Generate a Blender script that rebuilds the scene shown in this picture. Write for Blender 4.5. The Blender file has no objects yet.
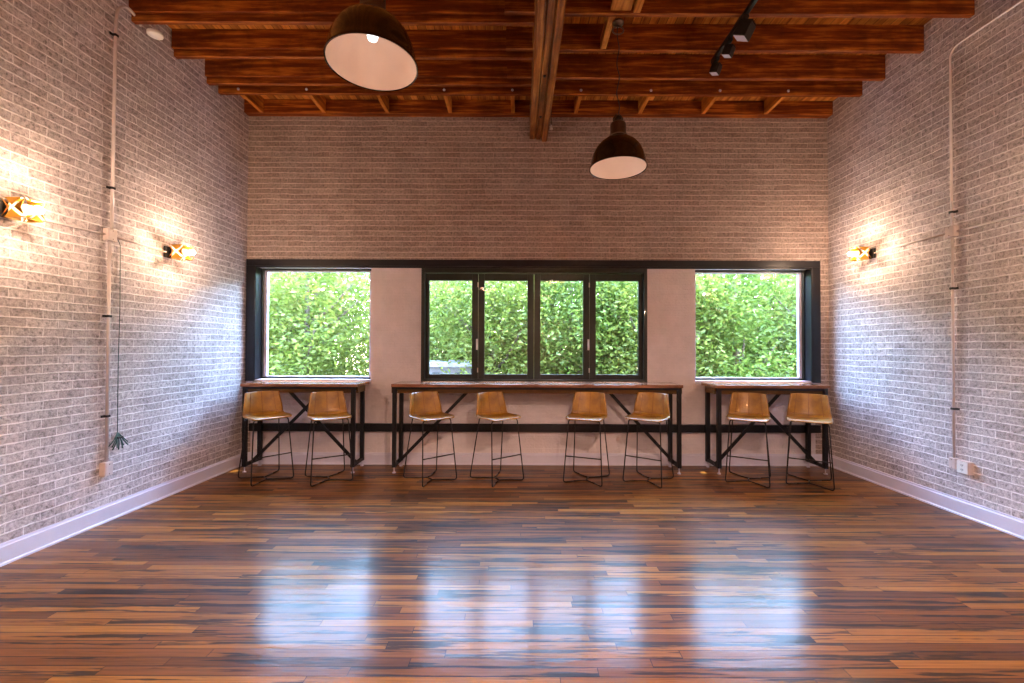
import bpy, bmesh, math, random
from math import sin, cos, pi, radians
from mathutils import Vector, Matrix, Euler

rnd = random.Random(7)
S = bpy.context.scene
C = S.collection

# ------------------------------------------------------------------ materials
def new_mat(name):
    m = bpy.data.materials.new(name); m.use_nodes = True
    nt = m.node_tree
    b = nt.nodes['Principled BSDF']
    return m, nt, b

def N(nt, kind, **kw):
    n = nt.nodes.new(kind)
    for k, v in kw.items():
        setattr(n, k, v)
    return n

def setin(n, **kw):
    for k, v in kw.items():
        n.inputs[k.replace('_', ' ')].default_value = v

def ramp(nt, stops, interp='LINEAR'):
    r = nt.nodes.new('ShaderNodeValToRGB')
    r.color_ramp.interpolation = interp
    e = r.color_ramp.elements
    while len(e) < len(stops): e.new(0.5)
    for i, (p, c) in enumerate(stops):
        e[i].position = p
        e[i].color = (c, c, c, 1) if not hasattr(c, '__len__') else (c[0], c[1], c[2], 1)
    return r

def math_node(nt, op, a, b=None):
    n = nt.nodes.new('ShaderNodeMath'); n.operation = op
    for i, v in enumerate((a, b)):
        if v is None: continue
        if isinstance(v, (int, float)): n.inputs[i].default_value = v
        else: nt.links.new(v, n.inputs[i])
    return n.outputs[0]

def coords(nt):
    t = nt.nodes.new('ShaderNodeTexCoord')
    s = nt.nodes.new('ShaderNodeSeparateXYZ')
    nt.links.new(t.outputs['Object'], s.inputs[0])
    return t.outputs['Object'], s.outputs[0], s.outputs[1], s.outputs[2]

def comb(nt, x, y, z=0.0):
    n = nt.nodes.new('ShaderNodeCombineXYZ')
    for i, v in enumerate((x, y, z)):
        if isinstance(v, (int, float)): n.inputs[i].default_value = v
        else: nt.links.new(v, n.inputs[i])
    return n.outputs[0]

def mixc(nt, fac, a, b, mode='MIX'):
    n = nt.nodes.new('ShaderNodeMix'); n.data_type = 'RGBA'; n.blend_type = mode
    if isinstance(fac, (int, float)): n.inputs[0].default_value = fac
    else: nt.links.new(fac, n.inputs[0])
    for i, v in ((6, a), (7, b)):
        if hasattr(v, 'links') or hasattr(v, 'is_linked'): nt.links.new(v, n.inputs[i])
        else: n.inputs[i].default_value = (v[0], v[1], v[2], 1)
    return n.outputs[2]

def bump(nt, bsdf, height, strength=0.5, dist=0.01):
    b = nt.nodes.new('ShaderNodeBump')
    b.inputs['Strength'].default_value = strength
    b.inputs['Distance'].default_value = dist
    nt.links.new(height, b.inputs['Height'])
    nt.links.new(b.outputs[0], bsdf.inputs['Normal'])

def noise(nt, vec, scale, detail=4, rough=0.6):
    n = nt.nodes.new('ShaderNodeTexNoise')
    n.inputs['Scale'].default_value = scale
    n.inputs['Detail'].default_value = detail
    n.inputs['Roughness'].default_value = rough
    nt.links.new(vec, n.inputs['Vector'])
    return n.outputs[0]

def plain(name, col, rough=0.5, metal=0.0, var=0.15, nscale=12, bstr=0.0, coat=0.0, spec=0.5):
    m, nt, b = new_mat(name)
    o, x, y, z = coords(nt)
    f = noise(nt, o, nscale)
    r = ramp(nt, [(0.3, tuple(c*(1-var) for c in col)), (0.7, tuple(min(1, c*(1+var)) for c in col))])
    nt.links.new(f, r.inputs[0]); nt.links.new(r.outputs[0], b.inputs['Base Color'])
    b.inputs['Roughness'].default_value = rough
    b.inputs['Metallic'].default_value = metal
    b.inputs['Coat Weight'].default_value = coat
    b.inputs['Specular IOR Level'].default_value = spec
    if bstr: bump(nt, b, noise(nt, o, nscale*6), bstr, 0.002)
    return m

def brick_mat(name, axis, face=((.50,.435,.44),(.66,.595,.60)), mortar=(.90,.86,.87), bstr=0.9, head=.7):
    m, nt, b = new_mat(name)
    o, x, y, z = coords(nt)
    h = x if axis == 'x' else y
    wob = noise(nt, o, 9, 3)
    wob2 = noise(nt, o, 2.3, 2)
    hz = math_node(nt, 'ADD', z, math_node(nt, 'MULTIPLY', math_node(nt, 'SUBTRACT', wob, .5), .016))
    hz = math_node(nt, 'ADD', hz, math_node(nt, 'MULTIPLY', math_node(nt, 'SUBTRACT', wob2, .5), .018))
    hh = math_node(nt, 'ADD', h, math_node(nt, 'MULTIPLY', math_node(nt, 'SUBTRACT', wob2, .5), .05))
    v = comb(nt, hh, hz)
    bt = nt.nodes.new('ShaderNodeTexBrick')
    nt.links.new(v, bt.inputs['Vector'])
    bt.offset = 0.5
    setin(bt, Scale=1.0)
    bt.inputs['Mortar Size'].default_value = 0.0045
    bt.inputs['Mortar Smooth'].default_value = 0.35
    bt.inputs['Brick Width'].default_value = 0.212
    bt.inputs['Row Height'].default_value = 0.0678
    bt.inputs['Color1'].default_value = (*face[0], 1)
    bt.inputs['Color2'].default_value = (*face[1], 1)
    bt.inputs['Mortar'].default_value = (*mortar, 1)
    pit = noise(nt, o, 38, 6, .75)
    pr = ramp(nt, [(.36, .36), (.47, .80), (.60, 1.08), (.7, 1.3)])
    nt.links.new(pit, pr.inputs[0])
    # bed joints run unbroken, head joints are half filled with paint
    fz = math_node(nt, 'FRACT', math_node(nt, 'DIVIDE', hz, .0678))
    dz = math_node(nt, 'MINIMUM', fz, math_node(nt, 'SUBTRACT', 1.0, fz))
    bed = ramp(nt, [(.045, 1), (.12, 0)]); nt.links.new(dz, bed.inputs[0])
    jf = math_node(nt, 'MAXIMUM', bed.outputs[0], math_node(nt, 'MULTIPLY', bt.outputs['Fac'], head))
    wear = noise(nt, o, 14, 3); wr_ = ramp(nt, [(.35, .35), (.6, 1)]); nt.links.new(wear, wr_.inputs[0])
    jf = math_node(nt, 'MULTIPLY', jf, wr_.outputs[0])
    bt.inputs['Mortar'].default_value = (*face[1], 1)
    big = noise(nt, o, 3.1, 4)
    br = ramp(nt, [(.3, .84), (.7, 1.12)])
    nt.links.new(big, br.inputs[0])
    c1 = mixc(nt, 1.0, bt.outputs['Color'], pr.outputs[0], 'MULTIPLY')
    c1 = mixc(nt, jf, c1, mortar)
    c2 = mixc(nt, .8, c1, br.outputs[0], 'MULTIPLY')
    nt.links.new(c2, b.inputs['Base Color'])
    b.inputs['Roughness'].default_value = .55
    b.inputs['Specular IOR Level'].default_value = .4
    # brick arrises: the joint stands a touch proud of pitted faces
    hgt = math_node(nt, 'ADD', math_node(nt, 'MULTIPLY', jf, .5), math_node(nt, 'MULTIPLY', pit, .9))
    bump(nt, b, hgt, bstr, .008)
    return m

def plaster_mat(name, col):
    m, nt, b = new_mat(name)
    o, x, y, z = coords(nt)
    v = comb(nt, x, z)
    bt = nt.nodes.new('ShaderNodeTexBrick'); nt.links.new(v, bt.inputs['Vector'])
    bt.inputs['Scale'].default_value = 1
    bt.inputs['Mortar Size'].default_value = .004; bt.inputs['Mortar Smooth'].default_value = .8
    bt.inputs['Brick Width'].default_value = .212; bt.inputs['Row Height'].default_value = .0678
    n1 = noise(nt, o, 45, 4); n2 = noise(nt, o, 5, 3)
    r = ramp(nt, [(.3, tuple(c*.86 for c in col)), (.7, col)])
    nt.links.new(n2, r.inputs[0])
    c = mixc(nt, .12, r.outputs[0], bt.outputs['Fac'], 'SCREEN')
    nt.links.new(c, b.inputs['Base Color'])
    b.inputs['Roughness'].default_value = .5
    hg = math_node(nt, 'ADD', n1, math_node(nt, 'MULTIPLY', bt.outputs['Fac'], .3))
    bump(nt, b, hg, .9, .009)
    return m

def wood_mat(name, dark, mid, light, grain_axis='x', rough=.5, board=0.0, board_axis='x', coat=0.0, knots=True):
    m, nt, b = new_mat(name)
    o, x, y, z = coords(nt)
    sc = {'x': (1.6, 26, 26), 'y': (26, 1.6, 26), 'z': (26, 26, 1.6)}[grain_axis]
    v = comb(nt, math_node(nt, 'MULTIPLY', x, sc[0]), math_node(nt, 'MULTIPLY', y, sc[1]), math_node(nt, 'MULTIPLY', z, sc[2]))
    g = noise(nt, v, 1.0, 6, .65)
    r = ramp(nt, [(.28, dark), (.5, mid), (.72, light)])
    nt.links.new(g, r.inputs[0])
    col = r.outputs[0]
    sp = noise(nt, o, 3.2, 5, .7)
    sr = ramp(nt, [(.36, .55), (.52, 1.0)])
    nt.links.new(sp, sr.inputs[0])
    col = mixc(nt, .8, col, sr.outputs[0], 'MULTIPLY')
    if board:
        a = x if board_axis == 'x' else y
        q = math_node(nt, 'DIVIDE', a, board)
        idn = math_node(nt, 'FLOOR', q)
        wn = nt.nodes.new('ShaderNodeTexWhiteNoise'); wn.noise_dimensions = '1D'
        nt.links.new(idn, wn.inputs['W'])
        rr = ramp(nt, [(0, .55), (1, 1.25)]); nt.links.new(wn.outputs[0], rr.inputs[0])
        col = mixc(nt, 1.0, col, rr.outputs[0], 'MULTIPLY')
        fr = math_node(nt, 'FRACT', q)
        gap = math_node(nt, 'GREATER_THAN', fr, .06)
        gr = ramp(nt, [(0, .12), (1, 1.0)]); nt.links.new(gap, gr.inputs[0])
        col = mixc(nt, 1.0, col, gr.outputs[0], 'MULTIPLY')
    nt.links.new(col, b.inputs['Base Color'])
    b.inputs['Roughness'].default_value = rough
    b.inputs['Coat Weight'].default_value = coat
    b.inputs['Specular IOR Level'].default_value = .22
    bump(nt, b, g, .25, .003)
    return m

def floor_mat():
    m, nt, b = new_mat('old_oak_floorboards')
    o, x, y, z = coords(nt)
    W, L = .058, 1.15
    row = math_node(nt, 'DIVIDE', y, W)
    rid = math_node(nt, 'FLOOR', row)
    wn = nt.nodes.new('ShaderNodeTexWhiteNoise'); wn.noise_dimensions = '1D'
    nt.links.new(rid, wn.inputs['W'])
    xs = math_node(nt, 'DIVIDE', math_node(nt, 'ADD', x, math_node(nt, 'MULTIPLY', wn.outputs[0], 7.3)), L)
    cid = math_node(nt, 'FLOOR', xs)
    w2 = nt.nodes.new('ShaderNodeTexWhiteNoise'); w2.noise_dimensions = '2D'
    nt.links.new(comb(nt, rid, cid), w2.inputs['Vector'])
    pv = w2.outputs[0]
    w3 = nt.nodes.new('ShaderNodeTexWhiteNoise'); w3.noise_dimensions = '2D'
    nt.links.new(comb(nt, cid, rid), w3.inputs['Vector'])
    pv2 = w3.outputs[0]
    base = ramp(nt, [(0, (.09, .030, .006)), (.35, (.155, .052, .009)), (.7, (.24, .094, .015)), (1, (.31, .135, .023))])
    nt.links.new(pv, base.inputs[0])
    gv = comb(nt, math_node(nt, 'ADD', math_node(nt, 'MULTIPLY', x, 2.2), math_node(nt, 'MULTIPLY', pv, 31)),
              math_node(nt, 'MULTIPLY', y, 70))
    g = noise(nt, gv, 1.0, 6, .65)
    gr = ramp(nt, [(.3, .5), (.5, 1.0), (.72, 1.35)])
    nt.links.new(g, gr.inputs[0])
    col = mixc(nt, .9, base.outputs[0], gr.outputs[0], 'MULTIPLY')
    # weathered black streaks of their own in some boards
    sv = comb(nt, math_node(nt, 'ADD', math_node(nt, 'MULTIPLY', x, 1.1), math_node(nt, 'MULTIPLY', pv2, 17)),
              math_node(nt, 'MULTIPLY', y, 24))
    s = noise(nt, sv, 1.0, 5, .62)
    lim = math_node(nt, 'SUBTRACT', s, math_node(nt, 'MULTIPLY', pv2, .10))
    sr = ramp(nt, [(.485, 0.0), (.525, 1.0)])
    nt.links.new(lim, sr.inputs[0])
    col = mixc(nt, math_node(nt, 'MULTIPLY', sr.outputs[0], .88), col, (.006, .004, .003))
    fy = math_node(nt, 'FRACT', row); fx = math_node(nt, 'FRACT', xs)
    gy = math_node(nt, 'GREATER_THAN', fy, .075); gx = math_node(nt, 'GREATER_THAN', fx, .003)
    seam = math_node(nt, 'MULTIPLY', gy, gx)
    smr = ramp(nt, [(0, .10), (1, 1)]); nt.links.new(seam, smr.inputs[0])
    col = mixc(nt, 1.0, col, smr.outputs[0], 'MULTIPLY')
    nt.links.new(col, b.inputs['Base Color'])
    rn = noise(nt, o, 2.6, 4)
    rr = ramp(nt, [(.3, .28), (.7, .42)]); nt.links.new(rn, rr.inputs[0])
    nt.links.new(rr.outputs[0], b.inputs['Roughness'])
    b.inputs['Specular IOR Level'].default_value = .12
    b.inputs['Coat Weight'].default_value = .30
    b.inputs['Coat Roughness'].default_value = .16
    b.inputs['Coat IOR'].default_value = 1.45
    tilt = math_node(nt, 'MULTIPLY', math_node(nt, 'SUBTRACT', pv2, .5), math_node(nt, 'SUBTRACT', fy, .5))
    wav = noise(nt, comb(nt, math_node(nt, 'MULTIPLY', x, 2), math_node(nt, 'MULTIPLY', y, 9)), 1.0, 3)
    h = math_node(nt, 'ADD', math_node(nt, 'MULTIPLY', tilt, .35), math_node(nt, 'MULTIPLY', seam, .25))
    h = math_node(nt, 'ADD', h, math_node(nt, 'MULTIPLY', g, .12))
    h = math_node(nt, 'ADD', h, math_node(nt, 'MULTIPLY', wav, .9))
    bm_ = nt.nodes.new('ShaderNodeBump'); bm_.inputs['Strength'].default_value = .35; bm_.inputs['Distance'].default_value = .006
    nt.links.new(h, bm_.inputs['Height'])
    nt.links.new(bm_.outputs[0], b.inputs['Normal']); nt.links.new(bm_.outputs[0], b.inputs['Coat Normal'])
    return m

def glass_mat():
    m = bpy.data.materials.new('window_glass'); m.use_nodes = True
    nt = m.node_tree; nt.nodes.clear()
    out = nt.nodes.new('ShaderNodeOutputMaterial')
    tr = nt.nodes.new('ShaderNodeBsdfTransparent'); tr.inputs[0].default_value = (.96, .98, .97, 1)
    gl = nt.nodes.new('ShaderNodeBsdfGlossy'); gl.inputs['Roughness'].default_value = .02
    lw = nt.nodes.new('ShaderNodeLayerWeight'); lw.inputs[0].default_value = .5
    p5 = math_node(nt, 'POWER', lw.outputs['Facing'], 5.0)
    fo = math_node(nt, 'ADD', math_node(nt, 'MULTIPLY', p5, .9), .035)
    mx = nt.nodes.new('ShaderNodeMixShader')
    nt.links.new(fo, mx.inputs[0]); nt.links.new(tr.outputs[0], mx.inputs[1]); nt.links.new(gl.outputs[0], mx.inputs[2])
    nt.links.new(mx.outputs[0], out.inputs[0])
    return m

def emit_mat(name, col, s):
    m, nt, b = new_mat(name)
    b.inputs['Base Color'].default_value = (*col, 1)
    b.inputs['Emission Color'].default_value = (*col, 1)
    b.inputs['Emission Strength'].default_value = s
    return m

def leaf_mat(name, c1, c2):
    m = bpy.data.materials.new(name); m.use_nodes = True
    nt = m.node_tree; nt.nodes.clear()
    out = nt.nodes.new('ShaderNodeOutputMaterial')
    t = nt.nodes.new('ShaderNodeTexCoord')
    n = noise(nt, t.outputs['Object'], 5, 3)
    r = ramp(nt, [(.35, c1), (.65, c2)]); nt.links.new(n, r.inputs[0])
    d = nt.nodes.new('ShaderNodeBsdfDiffuse'); tl = nt.nodes.new('ShaderNodeBsdfTranslucent')
    gl = nt.nodes.new('ShaderNodeBsdfGlossy'); gl.inputs['Roughness'].default_value = .35
    nt.links.new(r.outputs[0], d.inputs[0]); nt.links.new(r.outputs[0], tl.inputs[0])
    m1 = nt.nodes.new('ShaderNodeMixShader'); m1.inputs[0].default_value = .5
    nt.links.new(d.outputs[0], m1.inputs[1]); nt.links.new(tl.outputs[0], m1.inputs[2])
    m2 = nt.nodes.new('ShaderNodeMixShader'); m2.inputs[0].default_value = .02
    nt.links.new(m1.outputs[0], m2.inputs[1]); nt.links.new(gl.outputs[0], m2.inputs[2])
    nt.links.new(m2.outputs[0], out.inputs[0])
    return m

def leather_mat():
    m, nt, b = new_mat('tan_leather')
    o, x, y, z = coords(nt)
    n1 = noise(nt, o, 7, 4); n2 = noise(nt, o, 160, 3)
    r = ramp(nt, [(.3, (.20, .085, .002)), (.6, (.38, .18, .004)), (.8, (.50, .26, .010))])
    nt.links.new(n1, r.inputs[0])
    nt.links.new(r.outputs[0], b.inputs['Base Color'])
    b.inputs['Roughness'].default_value = .36
    b.inputs['Coat Weight'].default_value = .8; b.inputs['Coat Roughness'].default_value = .42; b.inputs['Specular IOR Level'].default_value = .35
    bump(nt, b, n2, .2, .001)
    return m

M = {}
M['brick_x'] = brick_mat('painted_brick_back_dimmed', 'x', face=((.35,.265,.24),(.45,.36,.33)), mortar=(.72,.60,.55), head=.3)  # same paint as side walls, browner to put its backlit dimness into the colour
M['brick_y'] = brick_mat('painted_brick_side', 'y')
M['plaster'] = plaster_mat('rough_white_plaster', (.76, .69, .72))
M['floor'] = floor_mat()
M['joist'] = wood_mat('joist_pine', (.045, .007, .002), (.22, .046, .005), (.66, .23, .03), 'x', .55)
M['joist_dark'] = wood_mat('joist_pine_dark', (.085, .018, .007), (.22, .062, .017), (.34, .12, .032), 'x', .55)
M['joist_y'] = wood_mat('blocking_pine', (.22, .055, .008), (.55, .19, .025), (.78, .34, .06), 'y', .55)
M['deck'] = wood_mat('ceiling_deck', (.25, .07, .012), (.60, .22, .035), (.80, .38, .08), 'y', .6, board=.085)
M['beam'] = wood_mat('beam_timber', (.025, .007, .003), (.26, .080, .014), (.62, .27, .06), 'y', .45, coat=.1)
M['top'] = wood_mat('bar_top_wood', (.12, .042, .020), (.28, .12, .060), (.45, .22, .12), 'x', .25, coat=.6)
M['apron'] = wood_mat('bar_apron_wood', (.05, .020, .005), (.11, .050, .010), (.19, .095, .022), 'x', .5)
M['steel'] = plain('black_steel', (.004, .004, .007), .5, .0, spec=.35)
M['steel_band'] = plain('painted_steel_band', (.006, .006, .010), .35, .0, coat=.15, spec=.3, nscale=5)
M['winframe'] = plain('black_window_frame', (.007, .010, .008), .3, .1, coat=.3)
M['alu'] = plain('pale_aluminium', (.55, .52, .66), .4, .2)
M['rod'] = plain('black_rod', (.014, .014, .018), .35, .4)
M['leather'] = leather_mat()
M['seam'] = plain('leather_seam', (.20, .075, .010), .5)
M['white'] = plain('white_trim_paint', (.62, .61, .74), .35, nscale=4, var=.05)
M['conduit'] = plain('painted_conduit', (.62, .55, .54), .4, .1, nscale=8, var=.12)
M['box'] = plain('painted_box', (.60, .50, .47), .45, nscale=10)
M['outlet'] = plain('white_outlet', (.8, .78, .76), .35, var=.03)
M['slot'] = plain('dark_slot', (.02, .02, .02), .5)
M['brass'] = plain('aged_brass', (.62, .33, .05), .28, 1.0, var=.2)
M['shade'] = plain('bronze_enamel', (.014, .006, .003), .22, .3, var=.3, nscale=4, coat=.35)
M['liner'] = plain('white_enamel', (.86, .72, .62), .35, var=.02)
M['galv'] = plain('brushed_socket_cap', (.16, .11, .085), .35, .8)
M['black'] = plain('black_plastic', (.010, .010, .011), .4)
M['lens'] = plain('frosted_lens', (.62, .6, .72), .3, var=.02)
M['bulb'] = emit_mat('pendant_bulb', (.9, .95, 1), .5)
M['sbulb'] = emit_mat('sconce_bulb', (1, .80, .52), 3)
M['sdiff'] = emit_mat('sconce_diffuser', (1, .74, .40), .6)
M['glass'] = glass_mat()
M['cable'] = plain('dark_green_cable', (.02, .07, .06), .5)
M['leafA'] = leaf_mat('leaf_fresh', (.095, .155, .018), (.20, .235, .055))
M['leafB'] = leaf_mat('leaf_pale', (.115, .175, .03), (.24, .275, .085))
M['leafC'] = leaf_mat('leaf_deep', (.07, .14, .018), (.165, .215, .045))
M['bark'] = plain('bark', (.12, .09, .07), .9, var=.4, bstr=.5)
M['bounce_ground'] = plain('pale_bounce_ground', (.66, .62, .55), .9, var=.4, nscale=3)  # unseen ground set pale to bounce sunlight up onto the joists
M['lawn'] = plain('lawn_grass', (.06, .11, .02), .9, var=.4, nscale=3)
M['siding'] = plain('pale_siding', (.13, .135, .16), .6, nscale=3)
M['roof'] = plain('grey_shingle', (.22, .22, .26), .8, var=.3)

# ------------------------------------------------------------------ mesh helpers
def box(bm, x0, x1, y0, y1, z0, z1, mi=0, bev=0.0, mat=None):
    vs = [Vector(p) for p in ((x0,y0,z0),(x1,y0,z0),(x1,y1,z0),(x0,y1,z0),(x0,y0,z1),(x1,y0,z1),(x1,y1,z1),(x0,y1,z1))]
    if mat: vs = [mat @ v for v in vs]
    v = [bm.verts.new(p) for p in vs]
    fs = []
    for q in ((0,3,2,1),(4,5,6,7),(0,1,5,4),(1,2,6,5),(2,3,7,6),(3,0,4,7)):
        f = bm.faces.new([v[i] for i in q]); f.material_index = mi; fs.append(f)
    if bev:
        es = {e for f in fs for e in f.edges}
        r = bmesh.ops.bevel(bm, geom=list(es), offset=bev, segments=2, affect='EDGES', profile=.6)
        for f in r['faces']: f.material_index = mi
    return fs

def tube(bm, pts, r, n=10, mi=0, caps=True):
    pts = [Vector(p) for p in pts]
    rings = []
    t0 = (pts[1]-pts[0]).normalized()
    up = Vector((0,0,1)) if abs(t0.z) < .9 else Vector((1,0,0))
    nrm = t0.cross(up).normalized()
    for i, p in enumerate(pts):
        if i == 0: t = t0
        elif i == len(pts)-1: t = (pts[-1]-pts[-2]).normalized()
        else: t = ((pts[i+1]-p).normalized() + (p-pts[i-1]).normalized()).normalized()
        nrm = (nrm - t*nrm.dot(t)).normalized()
        bn = t.cross(nrm)
        rr = r[i] if hasattr(r, '__len__') else r
        k = 1.0
        if 0 < i < len(pts)-1:
            c = t.dot((p-pts[i-1]).normalized()); k = 1/max(.6, c)
        rings.append([bm.verts.new(p + (nrm*cos(2*pi*j/n) + bn*sin(2*pi*j/n))*rr*k) for j in range(n)])
    for a, b_ in zip(rings, rings[1:]):
        for j in range(n):
            f = bm.faces.new((a[j], a[(j+1)%n], b_[(j+1)%n], b_[j])); f.smooth = True; f.material_index = mi
    if caps:
        f = bm.faces.new(rings[0][::-1]); f.material_index = mi
        f = bm.faces.new(rings[-1]); f.material_index = mi

def lathe(bm, prof, n=40, mi=0, center=(0,0,0), mat=None, smooth=True):
    c = Vector(center); rings = []
    for (r, z) in prof:
        if r < 1e-6:
            p = Vector((0,0,z)); p = (mat @ p) if mat else p
            rings.append([bm.verts.new(p+c)])
        else:
            ring = []
            for j in range(n):
                p = Vector((r*cos(2*pi*j/n), r*sin(2*pi*j/n), z)); p = (mat @ p) if mat else p
                ring.append(bm.verts.new(p+c))
            rings.append(ring)
    for a, b_ in zip(rings, rings[1:]):
        if len(a) == 1 and len(b_) == 1: continue
        for j in range(n):
            k = (j+1) % n
            if len(a) == 1: f = bm.faces.new((a[0], b_[k], b_[j]))
            elif len(b_) == 1: f = bm.faces.new((a[j], a[k], b_[0]))
            else: f = bm.faces.new((a[j], a[k], b_[k], b_[j]))
            f.smooth = smooth; f.material_index = mi

def arc(p0, p1, p2, n=6):
    """smooth corner from p0 through corner p1 to p2"""
    p0, p1, p2 = Vector(p0), Vector(p1), Vector(p2)
    return [((1-t)**2)*p0 + 2*t*(1-t)*p1 + t*t*p2 for t in [i/n for i in range(n+1)]]

def rounded(pts, rad, n=5):
    pts = [Vector(p) for p in pts]; out = [pts[0]]
    for a, b_, c in zip(pts, pts[1:], pts[2:]):
        d1 = (a-b_); d2 = (c-b_)
        r1 = min(rad, d1.length*.45); r2 = min(rad, d2.length*.45)
        out += arc(b_+d1.normalized()*r1, b_, b_+d2.normalized()*r2, n)
    out.append(pts[-1]); return out

def link(name, bm, mats, parent=None, recalc=True):
    if recalc: bmesh.ops.recalc_face_normals(bm, faces=bm.faces)
    me = bpy.data.meshes.new(name); bm.to_mesh(me); bm.free()
    if not isinstance(mats, (list, tuple)): mats = [mats]
    for m in mats: me.materials.append(m)
    o = bpy.data.objects.new(name, me); C.objects.link(o)
    if parent: o.parent = parent
    return o

def tag(o, label, cat, group=None, kind=None):
    if label: o['label'] = label
    if cat: o['category'] = cat
    if group: o['group'] = group
    if kind: o['kind'] = kind
    return o

def empty(name, loc, rz=0.0):
    o = bpy.data.objects.new(name, None); C.objects.link(o)
    o.location = loc; o.rotation_euler = (0, 0, rz); o.empty_display_size = .1
    return o

def copy_tree(o, parent=None):
    c = o.copy(); C.objects.link(c); c.parent = parent
    for ch in [k for k in bpy.data.objects if k.parent == o]:
        copy_tree(ch, c)
    return c

def new(): return bmesh.new()

def struct(name, bm, mats, label=None, parent=None):
    o = link(name, bm, mats, parent)
    if not parent: o['kind'] = 'structure'
    if label: o['label'] = label
    return o

# ------------------------------------------------------------------ room shell
YB, YF = 5.5, -4.0
def XL(y): return -3.5691 + .01656*y
def XR(y): return 4.0518 - .01396*y
ZD = 4.69        # underside of deck
ZT = 4.80

bm = new(); box(bm, -3.9, 4.4, YF-.2, YB+.25, -.12, 0)
struct('floor', bm, M['floor'], 'old glossy brown floorboards with dark weathered streaks')

def wall_prism(name, side):
    bm = new(); f = XL if side < 0 else XR
    t = .22*side
    a = [(f(YF), YF), (f(YB+.25), YB+.25), (f(YB+.25)+t, YB+.25), (f(YF)+t, YF)]
    lo = [bm.verts.new((x, y, -.12)) for x, y in a]; hi = [bm.verts.new((x, y, ZT)) for x, y in a]
    bm.faces.new(lo); bm.faces.new(hi)
    for i in range(4):
        j = (i+1) % 4; bm.faces.new((lo[i], lo[j], hi[j], hi[i]))
    return bm
struct('wall_left', wall_prism('l', -1), M['brick_y'], 'white painted brick wall on the left')
struct('wall_right', wall_prism('r', 1), M['brick_y'], 'white painted brick wall on the right')

# back wall with three openings
W1 = (-3.356, -1.884, 1.07, 2.513)
W2 = (-1.238, 1.650, 1.07, 2.526)
W3 = (2.265, 3.745, 1.07, 2.513)
bm = new(); D0, D1 = YB, YB+.25
xl, xr = XL(YB)-.02, XR(YB)+.02
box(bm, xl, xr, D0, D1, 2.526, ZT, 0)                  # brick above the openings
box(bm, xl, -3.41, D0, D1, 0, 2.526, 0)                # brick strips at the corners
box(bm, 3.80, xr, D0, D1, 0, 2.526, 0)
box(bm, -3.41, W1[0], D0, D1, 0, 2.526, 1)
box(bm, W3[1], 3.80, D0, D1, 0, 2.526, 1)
box(bm, W1[1], W2[0], D0, D1, 1.07, 2.526, 1)          # plaster piers
box(bm, W2[1], W3[0], D0, D1, 1.07, 2.526, 1)
box(bm, W1[0], W3[1], D0, D1, 0, 1.07, 1)              # wall under the windows
box(bm, W1[0], W1[1], D0, D1, 2.513, 2.526, 1); box(bm, W3[0], W3[1], D0, D1, 2.513, 2.526, 1)
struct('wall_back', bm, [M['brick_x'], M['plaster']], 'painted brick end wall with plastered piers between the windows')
bm = new(); box(bm, XL(YF)-.05, XR(YF)+.05, YF-.2, YF, 0, ZT)
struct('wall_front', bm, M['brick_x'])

bm = new()
box(bm, XL(YF)-.1, XR(YF)+.1, YF, 4.985, ZD, ZT)
box(bm, XL(YB)-.1, XR(YB)+.1, 4.985, YB+.02, 4.625, ZT)
struct('ceiling', bm, M['deck'], 'orange timber ceiling boards running towards the windows')

# baseboards
def base_prof(bm, p0, p1, nrm):
    """profile swept from p0 to p1, nrm = into room"""
    prof = [(0,0),(.028,0),(.028,.012),(.020,.020),(.020,.125),(.014,.133),(.012,.148),(0,.148)]
    d = Vector((nrm[0], nrm[1], 0)); A = Vector((*p0, 0)); B = Vector((*p1, 0))
    ra = [bm.verts.new(A + d*u + Vector((0,0,w))) for u, w in prof]
    rb = [bm.verts.new(B + d*u + Vector((0,0,w))) for u, w in prof]
    for i in range(len(prof)):
        j = (i+1) % len(prof); bm.faces.new((ra[i], ra[j], rb[j], rb[i]))
    bm.faces.new(ra); bm.faces.new(rb[::-1])
bm = new(); base_prof(bm, (XL(YF), YF), (XL(YB), YB), (1, 0)); struct('baseboard_left', bm, M['white'])
bm = new(); base_prof(bm, (XR(YF), YF), (XR(YB), YB), (-1, 0)); struct('baseboard_right', bm, M['white'])
bm = new(); base_prof(bm, (XL(YB), YB), (XR(YB), YB), (0, -1)); struct('baseboard_back', bm, M['white'])

# black steel band framing the row of windows
bm = new()
box(bm, -3.466, 3.85, YB-.035, YB+.005, 2.526, 2.609, bev=.004)
box(bm, -3.466, -3.356, YB-.035, YB+.005, 1.055, 2.526, bev=.003)
box(bm, 3.745, 3.85, YB-.035, YB+.005, 1.055, 2.526, bev=.003)
box(bm, -3.36, 3.75, YB-.02, YB+.004, 2.505, 2.53)
box(bm, -3.356, -3.345, YB-.03, YB+.12, 1.07, 2.513)       # steel reveals
box(bm, 3.734, 3.745, YB-.03, YB+.12, 1.07, 2.513)
struct('trim_1', bm, M['steel_band'], 'black steel lintel and side plates around the windows')
# steel channel along the wall under the tables
bm = new()
box(bm, -3.40, 3.83, YB-.012, YB-.0, .425, .520)
box(bm, -3.40, 3.83, YB-.055, YB-.012, .512, .520)
box(bm, -3.40, 3.83, YB-.055, YB-.012, .425, .433)
box(bm, -1.05, 1.16, YB-.058, YB-.055, .43, .528, bev=.001)
box(bm, -3.40, 3.83, YB-.055, YB-.050, .433, .512)
for i in range(22):
    x = -3.2+i*.33
    lathe(bm, [(0,0),(.010,0),(.010,.006),(.006,.009),(0,.009)], 8, mat=Matrix.Rotation(pi/2, 3, 'X'), center=(x, YB-.055, .50))
struct('trim_2', bm, M['steel'], 'long black steel channel bolted to the wall below the windows')

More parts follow.
